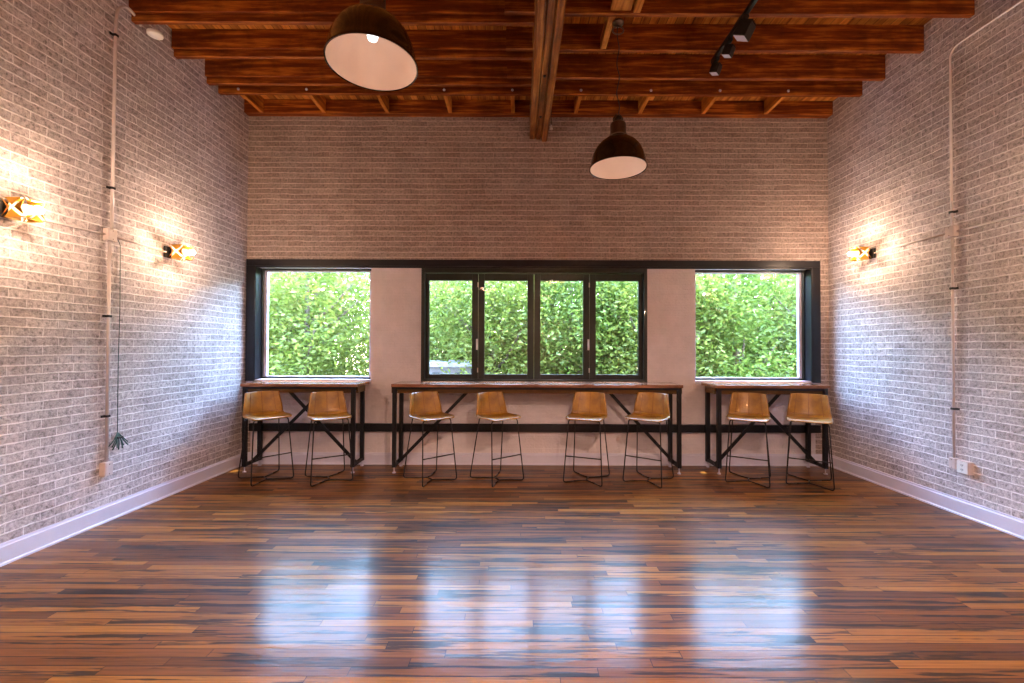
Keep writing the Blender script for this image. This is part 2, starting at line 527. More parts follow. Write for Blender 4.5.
# windows
def frame_ring(bm, x0, x1, z0, z1, y0, y1, wl, wr, wb, wt, bev=.003):
    box(bm, x0, x0+wl, y0, y1, z0, z1, bev=bev)
    box(bm, x1-wr, x1, y0, y1, z0, z1, bev=bev)
    box(bm, x0+wl, x1-wr, y0, y1, z0, z0+wb, bev=bev)
    box(bm, x0+wl, x1-wr, y0, y1, z1-wt, z1, bev=bev)

def fixed_window(n, w, inner_left):
    x0, x1, z0, z1 = w
    root = empty('window_%d' % n, ((x0+x1)/2, YB+.12, z0)); root['kind'] = 'structure'
    cx, cy, cz = root.location
    def L(bm):
        bmesh.ops.translate(bm, verts=bm.verts, vec=-Vector((cx, cy, cz))); return bm
    bm = new(); frame_ring(bm, x0, x1, z0, z1, YB+.10, YB+.20, .028, .028, .028, .026)
    link('window_frame', L(bm), M['winframe'], root)
    bm = new(); frame_ring(bm, x0+.028, x1-.028, z0+.028, z1-.026, YB+.13, YB+.18, .035, .035, .012, .012)
    link('sash', L(bm), M['alu'], root)
    bm = new(); box(bm, x0+.05, x1-.05, YB+.15, YB+.156, z0+.03, z1-.03)
    link('glass_pane', L(bm), M['glass'], root)
    xs0, xs1 = (x0-.11, x1) if inner_left else (x0, x1+.11)
    bm = new(); box(bm, xs0, xs1, YB-.012, YB, z0-.036, z0-.001); box(bm, x0+.001, x1-.001, YB-.012, YB+.10, z0-.001, z0+.006)
    link('window_sill', L(bm), M['white'], root)
fixed_window(1, W1, True)
fixed_window(3, W3, False)

x0, x1, z0, z1 = W2
root = empty('window_2', ((x0+x1)/2, YB, z0)); root['kind'] = 'structure'
off = -Vector(root.location)
def L2(bm):
    bmesh.ops.translate(bm, verts=bm.verts, vec=off); return bm
bm = new(); frame_ring(bm, x0, x1, z0, z1, YB-.015, YB+.14, .045, .045, .014, .075)
box(bm, x0+.045, x1-.045, YB+.0, YB+.03, z1-.083, z1-.078)
link('window_frame', L2(bm), M['winframe'], root)
sb = [-1.193, -.513, .205, .920, 1.605]
first = None
for i in range(4):
    a, b_ = sb[i]+.002, sb[i+1]-.002
    gl_ = (-1.148, -.434, .287, 1.001)[i]; gr_ = (-.594, .121, .838, 1.552)[i]
    bm = new()
    zz0, zz1 = z0+.014, z1-.083
    box(bm, a, gl_, YB+.035, YB+.09, zz0, zz1, bev=.003); box(bm, gr_, b_, YB+.035, YB+.09, zz0, zz1, bev=.003)
    box(bm, gl_, gr_, YB+.035, YB+.09, zz0, 1.147, bev=.003); box(bm, gl_, gr_, YB+.035, YB+.09, 2.355, zz1, bev=.003)
    s = link('sash', L2(bm), M['winframe'], root)
    bm = new(); box(bm, gl_, gr_, YB+.06, YB+.066, 1.147, 2.355); link('glass_pane', L2(bm), M['glass'], s)
    if i in (0, 2):
        bm = new(); hx = b_-.012
        box(bm, hx-.012, hx+.012, YB+.022, YB+.036, 1.46, 1.60, bev=.003)
        tube(bm, rounded([(hx, YB+.022, 1.50), (hx, YB-.004, 1.50), (hx, YB-.008, 1.60)], .01), .006, 8)
        o = link('handle', L2(bm), M['conduit'], s); o['label'] = 'pale metal handle'
        bm = new()
        for zc in (1.20, 2.30): tube(bm, [(hx+.01, YB+.03, zc-.03), (hx+.01, YB+.03, zc+.03)], .007, 8)
        link('hinge', L2(bm), M['conduit'], s)
bm = new(); box(bm, x0, x1, YB-.02, YB+.14, z0-.03, z0, bev=.002)
link('window_sill', L2(bm), M['winframe'], root)

# ------------------------------------------------------------------ ceiling timbers
XM0, XM1 = .152, .352
ZJ = 4.43
ordn = ['nearest the window wall', 'second from the window wall', 'third from the window wall', 'fourth from the window wall', 'fifth from the window wall, nearest the room']
left_y = [4.944, 4.763, 4.315, 3.846, 3.40]
right_y = [4.943, 4.638, 4.198, 3.735, 3.29]
def joist(x0, x1, y, side, i, dbl):
    root = empty('ceiling_joist', ((x0+x1)/2, y, ZJ))
    hx = (x1-x0)/2
    bm = new(); box(bm, -hx, hx, 0, .045, 0, ZD-ZJ-.001 if i else .19, bev=.004)
    o = link('joist_board', bm, M['joist'], root)
    if dbl:
        bm = new(); box(bm, -hx, hx-.002, -.028, -.001, .068, ZD-ZJ-.001, bev=.003)
        link('sister_board', bm, M['joist'], root)
        if i < 4:
            bm = new(); box(bm, hx-.27, hx-.003, -.078, -.030, .040, ZD-ZJ-.002, bev=.003)
            link('splice_block', bm, M['joist'], root)
    if i == 0:
        for xx in [q - (x0+x1)/2 for q in (-3.25, -2.46, -1.66, -.866, -.075, .72, 1.53, 2.33, 3.12) if x0 < q-.03 and q+.03 < x1]:
            bm = new(); lathe(bm, [(0,-.003),(.016,-.003),(.016,0),(.008,.003),(.008,.012),(0,.014)], 12, mat=Matrix.Rotation(pi/2, 3, 'X'), center=(xx, -.002, .045))
            link('bolt', bm, M['alu'], root)
    tag(root, 'orange timber joist in the %s ceiling bay, %s' % (side, ordn[i]), 'ceiling joist', 'joists of the %s ceiling bay' % side)
for i, y in enumerate(left_y):
    joist(XL(y)+.002, XM0-.012, y, 'left', i, i > 0)
for i, y in enumerate(right_y):
    joist(XM1+.012, XR(y)-.002, y, 'right', i, False)

# ledger on the wall head
for (a, b_, side) in ((XL(YB)+.002, XM0-.012, 'left'), (XM1+.012, XR(YB)-.002, 'right')):
    bm = new(); box(bm, a, b_, 5.40, YB-.002, 4.455, 4.623, bev=.004)
    o = link('wall_ledger', bm, M['joist'])
    tag(o, 'dark timber ledger board on the head of the window wall, %s bay' % side, 'ledger board', 'ledger boards on the window wall')
# short blocks between last joist and ledger
names = ['first from the left wall', 'second from the left wall', 'third from the left wall', 'fourth from the left wall, just left of the main beam',
         'first to the right of the main beam', 'second to the right of the main beam', 'third to the right of the main beam', 'last before the right wall']
bx = [-3.25, -2.46, -1.66, -.866, .72, 1.53, 2.33, 3.12]
extra = -.075
bxs = bx[:4]+[extra]+bx[4:]
names = names[:3] + ['fourth from the left wall', 'hard against the left side of the main beam'] + names[4:]
for x, nm in zip(bxs, names):
    bm = new(); box(bm, x-.022, x+.022, 4.991, 5.398, 4.45, 4.622, bev=.003)
    o = link('short_joist', bm, M['joist_y'])
    tag(o, 'short timber between last joist and ledger, %s' % nm, 'short joist', 'short joists above the window wall')
# boards carrying the right pendant
bm = new(); box(bm, .80, .98, 3.337, 3.733, ZJ+.02, ZJ+.055, bev=.003); box(bm, 1.0, 1.06, 3.337, 3.733, ZJ, ZJ+.12, bev=.003)
tag(link('blocking_board', bm, M['joist_y']), 'wide board and batten between joists before the right pendant hook', 'blocking board')
bm = new(); box(bm, .80, .855, 3.782, 4.196, ZJ+.004, ZJ+.12, bev=.003)
tag(link('blocking_board', bm, M['joist_y']), 'narrow block between joists just beyond the right pendant hook', 'blocking board')

# main beam
root = empty('main_beam', ((XM0+XM1)/2, 0, 4.15))
hw = (XM1-XM0)/2
prof = [(-hw-.012, .30), (-hw-.012, .030), (-hw, .022), (-hw+.055, .022), (-hw+.060, .045), (-hw+.070, .045), (-hw+.075, .018),
        (-hw+.125, .018), (-hw+.130, .045), (-hw+.140, .045), (-hw+.147, -.012), (hw, -.012), (hw+.012, 0), (hw+.012, .30)]
bm = new()
ra = [bm.verts.new((x, 2.0, z)) for x, z in prof]; rb = [bm.verts.new((x, YB-.002, z)) for x, z in prof]
for i in range(len(prof)-1): bm.faces.new((ra[i], ra[i+1], rb[i+1], rb[i]))
bm.faces.new((ra[0], rb[0], rb[-1], ra[-1])); bm.faces.new(ra); bm.faces.new(rb[::-1])
link('beam_timber', bm, M['beam'], root)
for k, yy in enumerate((2.9, 4.2, 4.95)):
    bm = new(); lathe(bm, [(0,.004),(.018,.004),(.018,-.001),(.010,-.005),(.010,-.014),(0,-.014)], 10, center=(.0, yy, .019)); link('bolt', bm, M['steel'], root)
tag(root, 'big built-up brown timber beam running from the window wall overhead', 'ceiling beam')

# pull cord beside the beam
root = empty('pull_cord', (.405, 5.32, 4.24))
bm = new(); tube(bm, [(0,0,0),(.004,0,.06),(-.004,0,.12),(.003,0,.18),(0,0,.375)], .004, 6); link('cord', bm, M['black'], root)
bm = new(); lathe(bm, [(0,-.03),(.022,-.03),(.012,.01),(.006,.025),(0,.025)], 14); link('pull_knob', bm, M['outlet'], root)
tag(root, 'thin cord with a small white bell knob beside the main beam end', 'pull cord')

# ------------------------------------------------------------------ pendants
def make_pendant():
    root = empty('pendant_lamp', (0,0,0))
    R = .25
    outer = [(R+.004,-.004),(R+.006,.004),(R*.985,.02),(R*.96,.06),(R*.90,.12),(R*.80,.175),(R*.66,.22),(R*.48,.255),(R*.30,.275),(.074,.285)]
    bm = new(); lathe(bm, outer + [(.070,.280),(R*.30,.268),(R*.47,.248),(R*.65,.213),(R*.785,.169),(R*.885,.116),(R*.945,.058),(R*.97,.02),(R*.985,0.0),(R+.004,-.004)], 56)
    sh = link('lamp_shade', bm, M['shade'], root)
    bm = new(); lathe(bm, [(R*.982,-.001),(R*.965,.02),(R*.940,.058),(R*.880,.115),(R*.780,.167),(R*.645,.211),(R*.465,.246),(R*.29,.266),(.0,.272)], 56)
    ln = link('shade_liner', bm, M['liner'], sh); ln['label'] = 'white enamel inside of the shade'
    bm = new(); lathe(bm, [(.0,.284),(.078,.284),(.078,.300),(.070,.304),(.070,.395),(.062,.408),(0,.408)], 32)
    link('socket_housing', bm, M['galv'], root)
    bm = new(); lathe(bm, [(0,.406),(.036,.406),(.036,.452),(.022,.466),(.012,.48),(0,.48)], 20)
    for s in (-1, 1):
        tube(bm, rounded([(.035*s,0,.41),(.045*s,0,.45),(.012*s,0,.49)], .01), .005, 8)
    link('strain_relief', bm, M['black'], root)
    bm = new(); lathe(bm, [(0,.135),(.012,.136),(.026,.145),(.032,.165),(.028,.188),(.016,.205),(.014,.23),(0,.23)], 20)
    link('bulb', bm, M['bulb'], root)
    # cord: a gently kinked twisted flex
    top = ZJ - PZ - .02
    pts = []
    n = 26
    for i in range(n+1):
        t = i/n; z = .48 + (top-.48)*t
        a = .012*sin(t*19)*(1-t*.3) if 0 < i < n else 0
        pts.append((a, .006*cos(t*23), z))
    bm = new(); tube(bm, pts, .0045, 7); link('cord', bm, M['black'], root)
    bm = new()
    lathe(bm, [(0,top+.018),(.05,top+.018),(.05,top+.002),(.02,top-.012),(0,top-.012)], 24)
    tube(bm, [(.05*cos(a), .0, top-.055+.035*sin(a)*1.0) for a in [radians(d) for d in range(0, 361, 20)]], .007, 8)
    link('ceiling_hook', bm, M['galv'], root)
    ld = bpy.data.lights.new('pendant_light', 'POINT'); ld.energy = PW; ld.color = (1, .66, .50); ld.shadow_soft_size = .035
    lo = bpy.data.objects.new('lamp_light', ld); C.objects.link(lo); lo.parent = root; lo.location = (0,0,.10)
    return root
PZ = 3.105; PW = .075; PW_FILL = 60
pen = make_pendant()
spots = [(-.835, 2.43, 'dark bronze dome pendant lamp hanging nearest on the left, lit bulb in view'),
         (.892, 3.84, 'dark bronze dome pendant lamp hanging farther off right of the beam'),
         (.892, .55, 'added dark bronze dome pendant out of view above the camera, for fill light'),
         (-.835, -.9, 'added dark bronze dome pendant out of view behind the camera on the left, for fill light'),
         (.892, -2.4, 'added dark bronze dome pendant out of view at the rear of the room, for fill light')]
for i, (x, y, lb) in enumerate(spots):
    o = pen if i == 0 else copy_tree(pen)
    o.location = (x, y, PZ)
    if i >= 2:          # added out-of-view pendants, run strong to fill the room with light
        lo = [c for c in bpy.data.objects if c.parent == o and c.type == 'LIGHT'][0]
        lo.data = lo.data.copy(); lo.data.energy = PW_FILL
    tag(o, lb, 'pendant lamp', 'dome pendant lamps')

# ------------------------------------------------------------------ track light (upper right)
root = empty('track_light', (1.96, 3.75, 4.375))
bm = new(); box(bm, -.018, .018, -1.0, .57, 0, .035, bev=.003)
link('track', bm, M['black'], root)
for yy in (-.44, .01, .47):
    bm = new(); box(bm, -.006, .006, yy-.01, yy+.01, .035, .055); link('mounting_clip', bm, M['galv'], root)
def head(y, big, rx, rz):
    h = empty('spot_head', (0, y, 0)); h.parent = root
    bm = new()
    box(bm, -.022, .022, -.045, .045, -.03, .0, bev=.004)
    tube(bm, [(0,0,-.03),(0,0,-.075)], .008, 8)
    link('adapter', bm, M['black'], h)
    s = .058 if big else .04
    mt = Matrix.Translation((0, 0, -.075-s*.7)) @ Matrix.Rotation(rz, 4, 'Z') @ Matrix.Rotation(rx, 4, 'X')
    bm = new(); box(bm, -s, s, -s*1.0, s*1.0, -s, s, bev=.006, mat=mt)
    for k in range(-2, 3): box(bm, k*s*.35-.002, k*s*.35+.002, -s*1.0, s*1.0, s, s*1.25, mat=mt)
    link('lamp_body', bm, M['black'], h)
    bm = new(); frame = s*.86
    box(bm, -frame, frame, -frame, frame, -s*1.06, -s-.0005, mat=mt)
    link('lens', bm, M['lens'], h)
head(-.04, True, radians(30), radians(45))
head(.24, False, radians(25), radians(45))
head(.50, False, radians(22), radians(45))
head(-.45, False, radians(25), radians(45))
tag(root, 'black ceiling track with small square spotlights on the right of the beam', 'track light')

# ------------------------------------------------------------------ sconces
def make_sconce():
    """local: +X out of the wall"""
    root = empty('wall_sconce', (0,0,0))
    bm = new(); box(bm, 0, .022, -.055, .055, -.055, .055, bev=.004); box(bm, .022, .050, -.02, .02, -.02, .02, bev=.003)
    link('back_box', bm, M['steel'], root)
    bm = new(); box(bm, .050, .060, -.022, .022, -.075, .075, bev=.003)
    o = link('mounting_plate', bm, M['box'], root); o['label'] = 'pinkish painted metal bar'
    # brass tube of four folded sides, each with an X shaped opening and notched ends
    bm = new(); h = .066; x0_, x1_ = .062, .215; xm = (x0_+x1_)/2
    for k in range(4):
        Rm = Matrix.Rotation(k*pi/2 + radians(0), 4, 'X')
        def P(x, u, out=0): return Rm @ Vector((x, u, h+out))
        w = .016
        # triangles left between the arms of the X: rear, front, two edges
        L_ = (x1_-x0_)/2
        tris = [[P(x0_, -h+w*.5), P(x0_+.03, 0, -.004), P(x0_, h-w*.5), P(xm-w*1.0, 0, .010)],
                [P(x1_, -h+w*.5), P(xm+w*1.0, 0, .010), P(x1_, h-w*.5), P(x1_-.03, 0, -.004)],
                [P(x0_+w*1.2, -h), P(xm, -w*.8, .010), P(x1_-w*1.2, -h)],
                [P(x0_+w*1.2, h), P(x1_-w*1.2, h), P(xm, w*.8, .010)]]
        for t in tris:
            vs = [bm.verts.new(p) for p in t]
            bm.faces.new(vs)
    bmesh.ops.remove_doubles(bm, verts=bm.verts, dist=.0005)
    o = link('brass_shell', bm, M['brass'], root, recalc=False)
    md = o.modifiers.new('thick', 'SOLIDIFY'); md.thickness = .003; md.offset = 0
    bm = new(); lathe(bm, [(0,.066),(.030,.066),(.034,.08),(.034,.175),(.030,.19),(.018,.20),(0,.20)], 20, mat=Matrix.Rotation(pi/2, 3, 'Y'))
    link('glass_diffuser', bm, M['sdiff'], root)
    bm = new(); lathe(bm, [(0,.198),(.012,.198),(.024,.212),(.030,.230),(.026,.250),(.014,.262),(0,.265)], 20, mat=Matrix.Rotation(pi/2, 3, 'Y'))
    link('bulb', bm, M['sbulb'], root)
    ld = bpy.data.lights.new('sconce_light', 'POINT'); ld.energy = SW; ld.color = (1, .68, .47); ld.shadow_soft_size = .02
    lo = bpy.data.objects.new('lamp_light', ld); C.objects.link(lo); lo.parent = root; lo.location = (.30, 0, 0)
    # light leaving the shell up and down along the wall
    ld2 = bpy.data.lights.new('sconce_spill', 'POINT'); ld2.energy = SW*.06; ld2.color = (1, .66, .40); ld2.shadow_soft_size = .015
    for s in (-1, 1):
        lo = bpy.data.objects.new('lamp_light', ld2); C.objects.link(lo); lo.parent = root; lo.location = (.13, 0, .07*s)
    # added upward spot, strengthening the tube's up-beam to brighten the joist undersides
    up = bpy.data.lights.new('sconce_uplight', 'SPOT'); up.energy = SW*.5; up.color = (1, .66, .42); up.spot_size = radians(150); up.spot_blend = 1; up.shadow_soft_size = .03
    lo = bpy.data.objects.new('lamp_light', up); C.objects.link(lo); lo.parent = root; lo.location = (.24, 0, .09); lo.rotation_euler = (pi, 0, 0)
    return root
SW = 5; SW_FILL = 4
sc = make_sconce()
sp = [(XL(2.93), 2.93, 2.425, 0, 'brass wall sconce with glowing bulb nearest on the left wall'),
      (XL(4.28), 4.28, 2.43, 0, 'small brass wall sconce on the left wall nearer the windows'),
      (XR(4.83), 4.83, 2.56, pi, 'brass wall sconce glowing on the right wall'),
      (XR(2.75), 2.75, 2.56, pi, 'added brass fill sconce on the right wall beyond the frame edge'),  # this sconce and those below are added out of view as fill light
      (XL(.6), .6, 2.46, 0, 'added brass fill sconce on the left wall beside the camera'),
      (XR(.6), .6, 2.56, pi, 'added brass fill sconce on the right wall beside the camera'),
      (XL(-1.9), -1.9, 2.46, 0, 'added brass fill sconce on the left wall at the rear of the room'),
      (XR(-1.9), -1.9, 2.56, pi, 'added brass fill sconce on the right wall at the rear of the room')]
for i, (x, y, z, rz, lb) in enumerate(sp):
    o = sc if i == 0 else copy_tree(sc)
    o.location = (x + (.003 if rz == 0 else -.003), y, z); o.rotation_euler = (0, 0, rz)
    if i >= 4:
        for c in [c for c in bpy.data.objects if c.parent == o and c.type == 'LIGHT']:
            if c.data.type == 'POINT' and c.data.energy > 1: c.data = c.data.copy(); c.data.energy = SW_FILL
    tag(o, lb, 'wall sconce', 'brass wall sconces')

# ------------------------------------------------------------------ conduits
def conduit(name, pts, wall, label, r=.0125, clamps=(), box_at=None, mat='conduit'):
    root = empty(name, pts[0]); o0 = Vector(pts[0])
    bm = new(); tube(bm, [Vector(p)-o0 for p in rounded(pts, .10, 6)], r, 12); link('pipe', bm, M[mat], root)
    s = 1 if wall == 'l' else -1
    for (y, z, ax) in clamps:
        xw = (XL(y) if s > 0 else XR(y))
        bm = new()
        if ax == 'v':
            box(bm, xw, xw+s*.006, y-.035, y+.035, z-.01, z+.01) if s > 0 else box(bm, xw-.006, xw, y-.035, y+.035, z-.01, z+.01)
            a0, a1 = sorted((xw, xw+s*.037)); box(bm, a0, a1, y-.016, y+.016, z-.01, z+.01, bev=.003)
        bmesh.ops.translate(bm, verts=bm.verts, vec=-o0)
        link('clamp', bm, M['slot'] if s < 0 else M['steel'], root)
    tag(root, label, 'conduit'); return root
xw = lambda y: XL(y)+.020
conduit('conduit_pipe', [(xw(3.66), 3.66, .515), (xw(3.66), 3.66, 2.385)], 'l', 'vertical conduit on the left brick wall below the junction box', clamps=((3.66, .9, 'v'), (3.66, 1.75, 'v')))
conduit('conduit_pipe', [(xw(3.68), 3.675, 2.50), (xw(3.68), 3.685, 4.20), (xw(3.7), 3.69, 4.40), (xw(3.7)+.01, 3.75, 4.50), (xw(3.8)+.01, 3.83, 4.50), (xw(3.8)+.01, 3.92, 4.44)], 'l',
        'vertical conduit on the left brick wall above the junction box, hooking over at the ceiling', clamps=((3.675, 2.85, 'v'), (3.683, 4.18, 'v')))
conduit('conduit_pipe', [(xw(3.0), 3.02, 2.42), (xw(3.6), 3.615, 2.44)], 'l', 'thin horizontal conduit from the nearest left sconce to the junction box', r=.008)
conduit('conduit_pipe', [(xw(3.7), 3.70, 2.44), (xw(4.2), 4.235, 2.425)], 'l', 'thin horizontal conduit from the junction box to the left sconce nearer the windows', r=.008)
conduit('conduit_pipe', [(xw(1), 1.0, 2.40), (xw(2.8), 2.86, 2.42)], 'l', 'thin horizontal conduit running into the nearest left sconce from behind the camera', r=.008)
xv = lambda y: XR(y)-.020
conduit('conduit_pipe', [(xv(3.93), 3.93, .505), (xv(3.93), 3.93, 2.515)], 'r', 'vertical conduit on the right brick wall below the junction box', r=.011, clamps=((3.93, .95, 'v'), (3.93, 2.05, 'v')))
conduit('conduit_pipe', [(xv(3.93), 3.93, 2.625), (xv(3.93), 3.935, 4.262), (xv(3.4), 3.4, 4.258), (xv(1), 1.0, 4.25)], 'r', 'conduit rising from the right wall junction box and turning along the wall top', r=.011, clamps=((3.93, 2.75, 'v'),))
conduit('conduit_pipe', [(xv(3.8), 3.885, 2.565), (xv(1), 1.0, 2.53)], 'r', 'horizontal conduit on the right wall running from the junction box towards the camera', r=.009)
conduit('conduit_pipe', [(xv(3.97), 3.975, 2.565), (xv(4.78), 4.775, 2.56)], 'r', 'thin horizontal conduit from the right junction box to the right sconce', r=.007)

def wall_box(name, y, z, side, w, h, d, label, face=None):
    root = empty(name, ((XL(y) if side > 0 else XR(y)), y, z))
    a0, a1 = sorted((0, side*d))
    bm = new(); box(bm, a0, a1, -w/2, w/2, -h/2, h/2, bev=.005); link('box_body', bm, M['box'], root)
    a0, a1 = sorted((side*d, side*(d+.004)))
    bm = new(); box(bm, a0, a1, -w/2+.006, w/2-.006, -h/2+.006, h/2-.006, bev=.0015); link('cover_plate', bm, M['box'] if not face else M['outlet'], root)
    if face:
        a0, a1 = sorted((side*(d+.003), side*(d+.006)))
        bm = new()
        for zz in (-.02, .02):
            for yy in (-.007, .007): box(bm, a0, a1, yy-.002, yy+.002, zz-.006, zz+.006)
            box(bm, a0, a1, -.002, .002, zz-.014, zz-.010)
        link('socket_slots', bm, M['slot'], root)
    else:
        bm = new()
        for zz in (-h*.35, h*.35): lathe(bm, [(0,0),(.004,0),(.004,.003),(0,.004)], 8, mat=Matrix.Rotation(side*pi/2, 3, 'Y'), center=(side*(d+.003), 0, zz))
        link('screws', bm, M['galv'], root)
    tag(root, label, 'electrical box'); return root
wall_box('junction_box', 3.66, 2.442, 1, .085, .10, .045, 'painted square junction box on the left wall where conduits meet')
wall_box('outlet_box', 3.655, .455, 1, .075, .115, .05, 'painted outlet box at the foot of the left wall conduit')
wall_box('junction_box', 3.93, 2.57, -1, .085, .10, .045, 'painted square junction box on the right wall where conduits meet')
wall_box('junction_box', 3.93, .455, -1, .06, .10, .04, 'small painted box at the foot of the right wall conduit')
wall_box('outlet_box', 3.83, .445, -1, .10, .115, .05, 'white faced outlet box beside the foot of the right wall conduit', face=True)

# outlets on the window wall
for x, lb in ((-3.30, 'white duplex outlet low on the window wall in the left corner'), (3.715, 'white duplex outlet low on the window wall in the right corner')):
    root = empty('wall_outlet', (x, YB, .245))
    bm = new(); box(bm, -.036, .036, -.007, 0, -.058, .058, bev=.002); link('cover_plate', bm, M['outlet'], root)
    bm = new()
    for zz in (-.022, .022):
        box(bm, -.017, .017, -.009, -.006, zz-.014, zz+.014, bev=.002)
    link('sockets', bm, M['box'], root)
    bm = new()
    for zz in (-.022, .022):
        for xx in (-.007, .007): box(bm, xx-.0015, xx+.0015, -.0105, -.0085, zz-.006, zz+.006)
    link('socket_slots', bm, M['slot'], root)
    tag(root, lb, 'wall outlet', 'outlets on the window wall')

# hanging cable with frayed bundle (left wall)
y0 = 3.765; xc = XL(y0)+.012
root = empty('hanging_cable', (xc, y0, 2.42))
bm = new(); tube(bm, [(0,-.02,0),(0,0,-.04),(.002,.003,-.6),(0,-.003,-1.1),(0,0,-1.69)], .0026, 7); link('cable', bm, M['cable'], root)
for k in range(9):
    a = (k-4)*.2
    bm = new(); L_ = .12+.04*rnd.random()
    tube(bm, rounded([(0.002,0,-1.68),(.01+.006*(k%3), sin(a)*L_*.5, -1.70-L_*.35),(.012+.01*(k%2), sin(a)*L_*1.0, -1.70-L_*cos(a)*.9)], .03), .0045, 6)
    link('loose_wire', bm, M['cable'], root)
bm = new(); box(bm, -.004, .022, -.02, .035, -1.735, -1.715, bev=.002); link('cable_tie', bm, M['black'], root)
tag(root, 'thin dark cable hanging down the left wall, ending in a splayed wire bundle', 'cable')

# white disc fixture at the top of the left wall
root = empty('ceiling_sensor', (XL(4)+.09, 3.995, 4.40))
bm = new(); lathe(bm, [(0,0),(.05,0),(.062,.008),(.065,.022),(.060,.034),(0,.034)], 28); link('sensor_body', bm, M['outlet'], root)
bm = new(); tube(bm, [(0,0,.033),(0,0,.16),(0,0,.289)], .010, 10); link('stem', bm, M['conduit'], root)
tag(root, 'small round white sensor under the ceiling by the left wall', 'ceiling sensor')

# ------------------------------------------------------------------ tables
def bar_table(xa, xb, top0, top1, braces, label, splits):
    root = empty('bar_table', ((xa+xb)/2, 5.27, 0)); cx = (xa+xb)/2
    F_, B_ = 5.12-5.27, 5.42-5.27; p = .0225
    bm = new(); box(bm, top0-cx, top1-cx, 5.06-5.27, 5.476-5.27, 1.022, 1.058, bev=.003)
    o = link('tabletop', bm, M['top'], root)
    bm = new(); box(bm, xa-cx+.03, xb-cx-.03, F_-.002, F_+.018, .945, .992, bev=.002)
    box(bm, xa-cx+.03, xb-cx-.03, B_-.002, B_+.018, .945, .992, bev=.002)
    link('apron', bm, M['apron'], root)
    for xe in (xa-cx, xb-cx):
        s = 1 if xe > 0 else -1
        bm = new(); box(bm, xe+s*.024, xe+s*.044, F_+.02, B_-.02, .945, 1.020, bev=.002); o = link('apron_end', bm, M['apron'], root)
    bm = new()
    box(bm, xa-cx, xb-cx, F_-.02, F_+.02, .992, 1.022); box(bm, xa-cx, xb-cx, B_-.02, B_+.02, .992, 1.022)
    link('top_rail', bm, M['steel'], root)
    for xe in (xa-cx, xb-cx):
        for yy in (F_, B_):
            bm = new(); box(bm, xe-p, xe+p, yy-p, yy+p, .07, 1.022, bev=.003); lg = link('leg', bm, M['steel'], root)
            bm = new(); lathe(bm, [(0,0),(.020,0),(.022,.008),(.014,.014),(.006,.017),(.006,.072),(0,.072)], 14, center=(xe, yy, 0)); lv = link('levelling_foot', bm, M['alu'], lg)
        bm = new(); box(bm, xe-.018, xe+.018, F_+p, B_-p, .072, .108, bev=.002); link('bottom_bar', bm, M['steel'], root)
    for k, (bx0, bz0, bx1, bz1, yo) in enumerate(braces):
        a = Vector((bx0-cx, yo, bz0)); b_ = Vector((bx1-cx, yo, bz1)); d = (b_-a)
        ang = math.atan2(d.z, d.x); mt = Matrix.Translation(a) @ Matrix.Rotation(-ang, 4, 'Y')
        bm = new(); box(bm, 0, d.length, -.008, .008, -.019, .019, bev=.002, mat=mt); link('brace', bm, M['steel'], root)
    tag(root, label, 'bar table', 'high bar tables along the windows')
    return root
bar_table(-3.24, -1.955, -3.262, -1.885, [(-3.22, .10, -2.333, .99, -.04), (-1.975, .10, -2.82, .99, -.02)], 'high wooden bar table with crossed black braces under the left window', 0)
bar_table(-1.465, 1.917, -1.49, 1.945, [(-1.445, .10, -.577, .99, -.04), (1.897, .10, 1.078, .99, -.04)], 'long high wooden bar table under the four-pane middle window', 0)
bar_table(2.39, 3.652, 2.33, 3.675, [(2.41, .10, 3.218, .99, -.04), (3.63, .10, 2.79, .99, -.02)], 'high wooden bar table with crossed black braces under the right window', 0)

# ------------------------------------------------------------------ stools
def shell_bm(v0, v1, nv, nu=18, off=0.0):
    """bucket shell; local: facing -Y, v 0 = front edge, 1 = top of back"""
    key = [ # v, y, z, halfwidth, edge lift z, edge wrap (towards front)
        (0.00, -.200, .692, .180, .006, .008), (0.05, -.203, .704, .192, .006, .006), (0.14, -.175, .711, .205, .010, .0),
        (0.30, -.090, .707, .213, .016, .0), (0.46, .000, .703, .214, .020, .0), (0.57, .085, .703, .212, .022, .008),
        (0.65, .125, .722, .207, .020, .030), (0.73, .140, .770, .200, .012, .050), (0.83, .154, .840, .190, .004, .055),
        (0.93, .170, .925, .178, .0, .050), (0.98, .178, .968, .172, -.002, .045), (1.00, .182, .980, .168, -.005, .042)]
    def ev(v):
        for a, b_ in zip(key, key[1:]):
            if v <= b_[0]+1e-9:
                t = (v-a[0])/(b_[0]-a[0]); return [a[i]+(b_[i]-a[i])*t for i in range(1, 6)]
        return key[-1][1:]
    # smooth by averaging
    def sm(v):
        ks = [ev(min(1, max(0, v+d))) for d in (-.03, -.015, 0, .015, .03)]
        return [sum(k[i] for k in ks)/5 for i in range(5)]
    bm = new(); grid = []
    for j in range(nv+1):
        v = v0+(v1-v0)*j/nv; y, z, w, lz, wr = sm(v)
        row = []
        for i in range(nu+1):
            u = -1+2*i/nu; e = abs(u)**2.2
            row.append(bm.verts.new((u*w, y-wr*e, z+lz*e + off)))
        grid.append(row)
    for j in range(nv):
        for i in range(nu):
            f = bm.faces.new((grid[j][i], grid[j][i+1], grid[j+1][i+1], grid[j+1][i])); f.smooth = True
    return bm, grid

